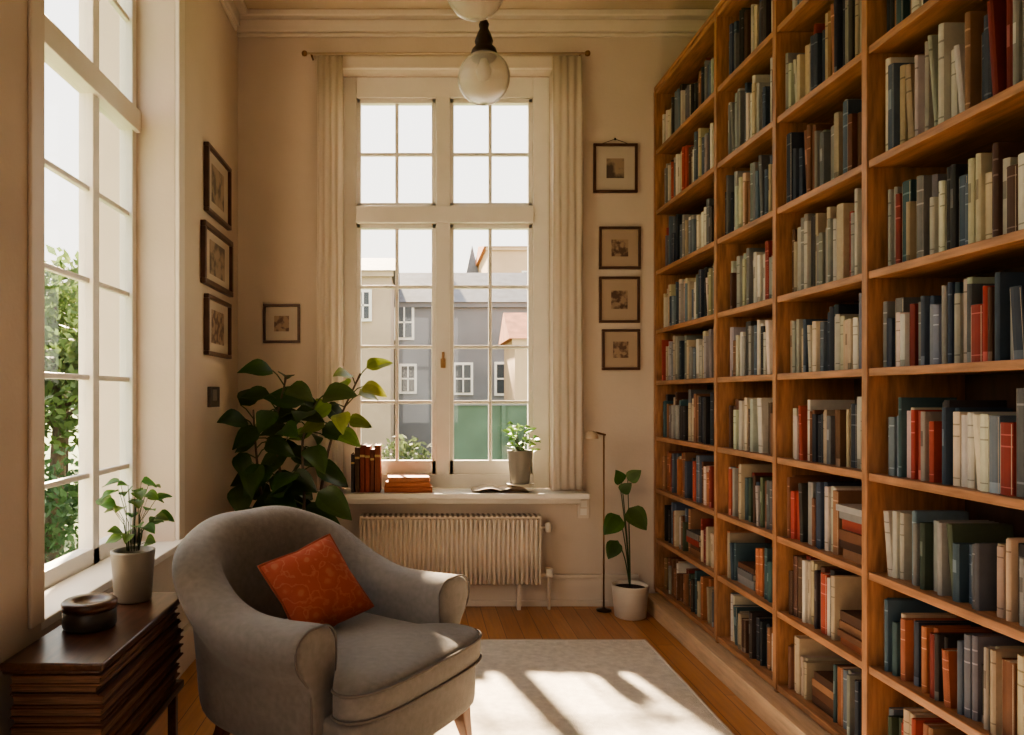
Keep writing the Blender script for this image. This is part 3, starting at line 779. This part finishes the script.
house("tan_house", -4.4, -.95, 26, 6, 5.6, M_btan, M_slate, 1.0, [(-1.9, 4.4, .4, .9), (-2.7, 4.4, .4, .9), (-2.6, 2.4, .4, .9)])
house("beige_house", 3.9, 9.5, 42, 8, 9.6, M_bbeige, M_roof, .8, [(6.2, 7.6, .6, 1.1)])
house("red_roof_house", 3.1, 5.8, 24, 3, 3.1, M_bbeige, M_roof, 1.0, [(4.0, 1.9, .6, .9)])
house("distant_house", -4, 3, 50, 8, 8.4, M_btan, M_slate, 1.4, [(-1.5, 7, .6, 1.1), (0, 7, .6, 1.1), (1.2, 7, .6, 1.1)])
b = B("church_tower"); b.box(3.0, 4.0, 48, 49.0, GZ, 8.6, M_slate); k = len(b.v)
b.v += [Vector(q) for q in ((3.0, 48, 8.6), (4.0, 48, 8.6), (4.0, 49.0, 8.6), (3.0, 49.0, 8.6), (3.5, 48.5, 11.0))]
for q in ((0, 1, 4), (1, 2, 4), (2, 3, 4), (3, 0, 4)): b.face([k + i for i in q], M_slate)
b.done()

def canopy(l, cx, cy, cz, rx, ry, rz, n, sz, col):
    for i in range(n):
        a, u = R.uniform(0, 2 * pi), R.uniform(-1, 1); q = math.sqrt(1 - u * u); rr_ = R.uniform(.6, 1.05) * (1 + .18 * sin(a * 3 + u * 4))
        p = Vector((cx + rx * q * cos(a) * rr_, cy + ry * q * sin(a) * rr_, max(GZ + sz * 1.35, cz + rz * u * rr_)))
        d1 = Vector((R.uniform(-1, 1), R.uniform(-1, 1), R.uniform(-1, 1))).normalized(); d2 = d1.cross(Vector((R.uniform(-1, 1), R.uniform(-1, 1), R.uniform(-1, 1)))).normalized()
        k = len(l.v); s_ = sz * R.uniform(.6, 1.3)
        l.v += [p - d1 * s_, p + d2 * s_ * .5, p + d1 * s_, p - d2 * s_ * .5]
        g = R.uniform(.6, 1.3); l.face([k, k + 1, k + 2, k + 3], M_outleaf, tuple(c * g for c in col))
def tree(name, x, y, h, cr, n, sz, col, blobs=4):
    e = empty(name, (x, y, GZ)); t = B("trunk"); t.tube([(x, y, GZ), (x + .1, y, h * .4), (x, y, h)], .16, M_bark, 8, taper=.05)
    l = B("foliage")
    for i in range(blobs):
        a = R.uniform(0, 2 * pi); rr_ = cr * .55
        c = (x + rr_ * cos(a), y + rr_ * sin(a), h * R.uniform(.55, 1.0))
        t.tube([(x, y, h * .45), c], .05, M_bark, 6, taper=.02)
        canopy(l, *c, cr * .6, cr * .6, cr * .5, n // blobs, sz, col)
    t.done(e); l.done(e)
tree("garden_tree", -7.0, 14.5, 3.2, 2.0, 5000, .11, (.12, .18, .06), 6)
tree("garden_tree", -5.6, 11.5, 1.9, 1.3, 3500, .09, (.10, .15, .05), 5)
tree("garden_tree", -8.8, 18.5, 3.6, 2.2, 4000, .13, (.16, .20, .08), 5)
tree("garden_tree", -9.4, 23.5, 3.0, 2.4, 4000, .14, (.16, .20, .08), 6)
b = B("hedge")
for i in range(14): canopy(b, -9.5 + i * .45, 9.6 - i * .02, -.2 + .1 * sin(i), .5, .5, .95, 420, .07, (.07, .13, .05))
b.done()
b = B("shrub")
for i in range(6): canopy(b, -2.2 + i * .42, 17 + .2 * sin(i * 2), -.45 + .25 * sin(i * 1.7), .45, .4, .6, 260, .09, (.10, .13, .06))
b.done()
tree("street_tree", -.2, 34.8 + 4, 6.6, 1.5, 1600, .16, (.06, .08, .05), 4)
tree("street_tree", 2.6, 37.5, 6.6, 1.3, 1400, .16, (.06, .08, .05), 4)

# tall overhanging tree that dapples the sun
R.seed(21)
TXo = .75
e = empty("tall_tree", (-4.6 + TXo, 13.5, GZ)); t = B("trunk"); l = B("foliage")
t.tube([(-4.6 + TXo, 13.5, GZ), (-4.5 + TXo, 13.5, 3), (-4.2 + TXo, 13.4, 7), (-4.0 + TXo, 13.3, 10)], .2, M_bark, 10, taper=.09)
def branch(p, d, ln, r, depth):
    q = p + d * ln; mid = p.lerp(q, .5) + Vector((R.uniform(-.1, .1), R.uniform(-.1, .1), R.uniform(-.1, .15))) * ln * .5
    t.tube([p, mid, q], r, M_bark, 6, taper=r * .6)
    if depth == 0:
        if R.random() < .35: canopy(l, q.x, q.y, q.z, .22, .22, .18, 16, .08, (.10, .17, .05))
        return
    for _ in range(3):
        dd = (d + Vector((R.uniform(-.7, .7), R.uniform(-.6, .6), R.uniform(-.6, .5)))).normalized()
        branch(mid.lerp(q, R.uniform(.3, 1)), dd, ln * R.uniform(.5, .75), r * .55, depth - 1)
for z_, dz in ((7.0, .3), (8.6, .2)):
    branch(Vector((-4.1 + TXo, 13.4, z_)), Vector((1, R.uniform(-.2, .2), dz)).normalized(), 1.9, .07, 3)
t.done(e); l.done(e)

# ------------------------------------------------------------------ light
w = bpy.data.worlds.new("sky"); scene.world = w; w.use_nodes = True; nt = w.node_tree; N, L = nt.nodes, nt.links
bg = N["Background"]; tc = N.new("ShaderNodeTexCoord"); sp = N.new("ShaderNodeSeparateXYZ"); cr = N.new("ShaderNodeValToRGB")
L.new(tc.outputs["Generated"], sp.inputs[0]); L.new(sp.outputs["Z"], cr.inputs[0])
e_ = cr.color_ramp.elements; e_[0].position = 0.0; e_[0].color = (1.0, .90, .78, 1); e_[1].position = .7; e_[1].color = (.90, .90, .96, 1)
L.new(cr.outputs[0], bg.inputs["Color"]); bg.inputs["Strength"].default_value = 3.2
sun = bpy.data.lights.new("sun", 'SUN'); sun.energy = 54; sun.angle = math.radians(2.4); sun.color = (1.0, .77, .53)
so = bpy.data.objects.new("sun", sun); COL.objects.link(so)
so.rotation_euler = Vector((.22, -1, -.68)).to_track_quat('-Z', 'Y').to_euler(); so.location = (-3, 12, 9)

# ------------------------------------------------------------------ camera
cam = bpy.data.cameras.new("camera"); co = bpy.data.objects.new("camera", cam); COL.objects.link(co)
cam.sensor_width = 36; cam.lens = 750 / 1024 * 36; cam.shift_x = .0918; cam.shift_y = .0269
co.location = (0, 0, 1.3); co.rotation_euler = (pi / 2, 0, 0); cam.clip_start = .05; cam.clip_end = 300
scene.camera = co
scene.view_settings.view_transform = 'AgX'
scene.view_settings.look = 'AgX - Medium High Contrast'
scene.view_settings.exposure = 0.08
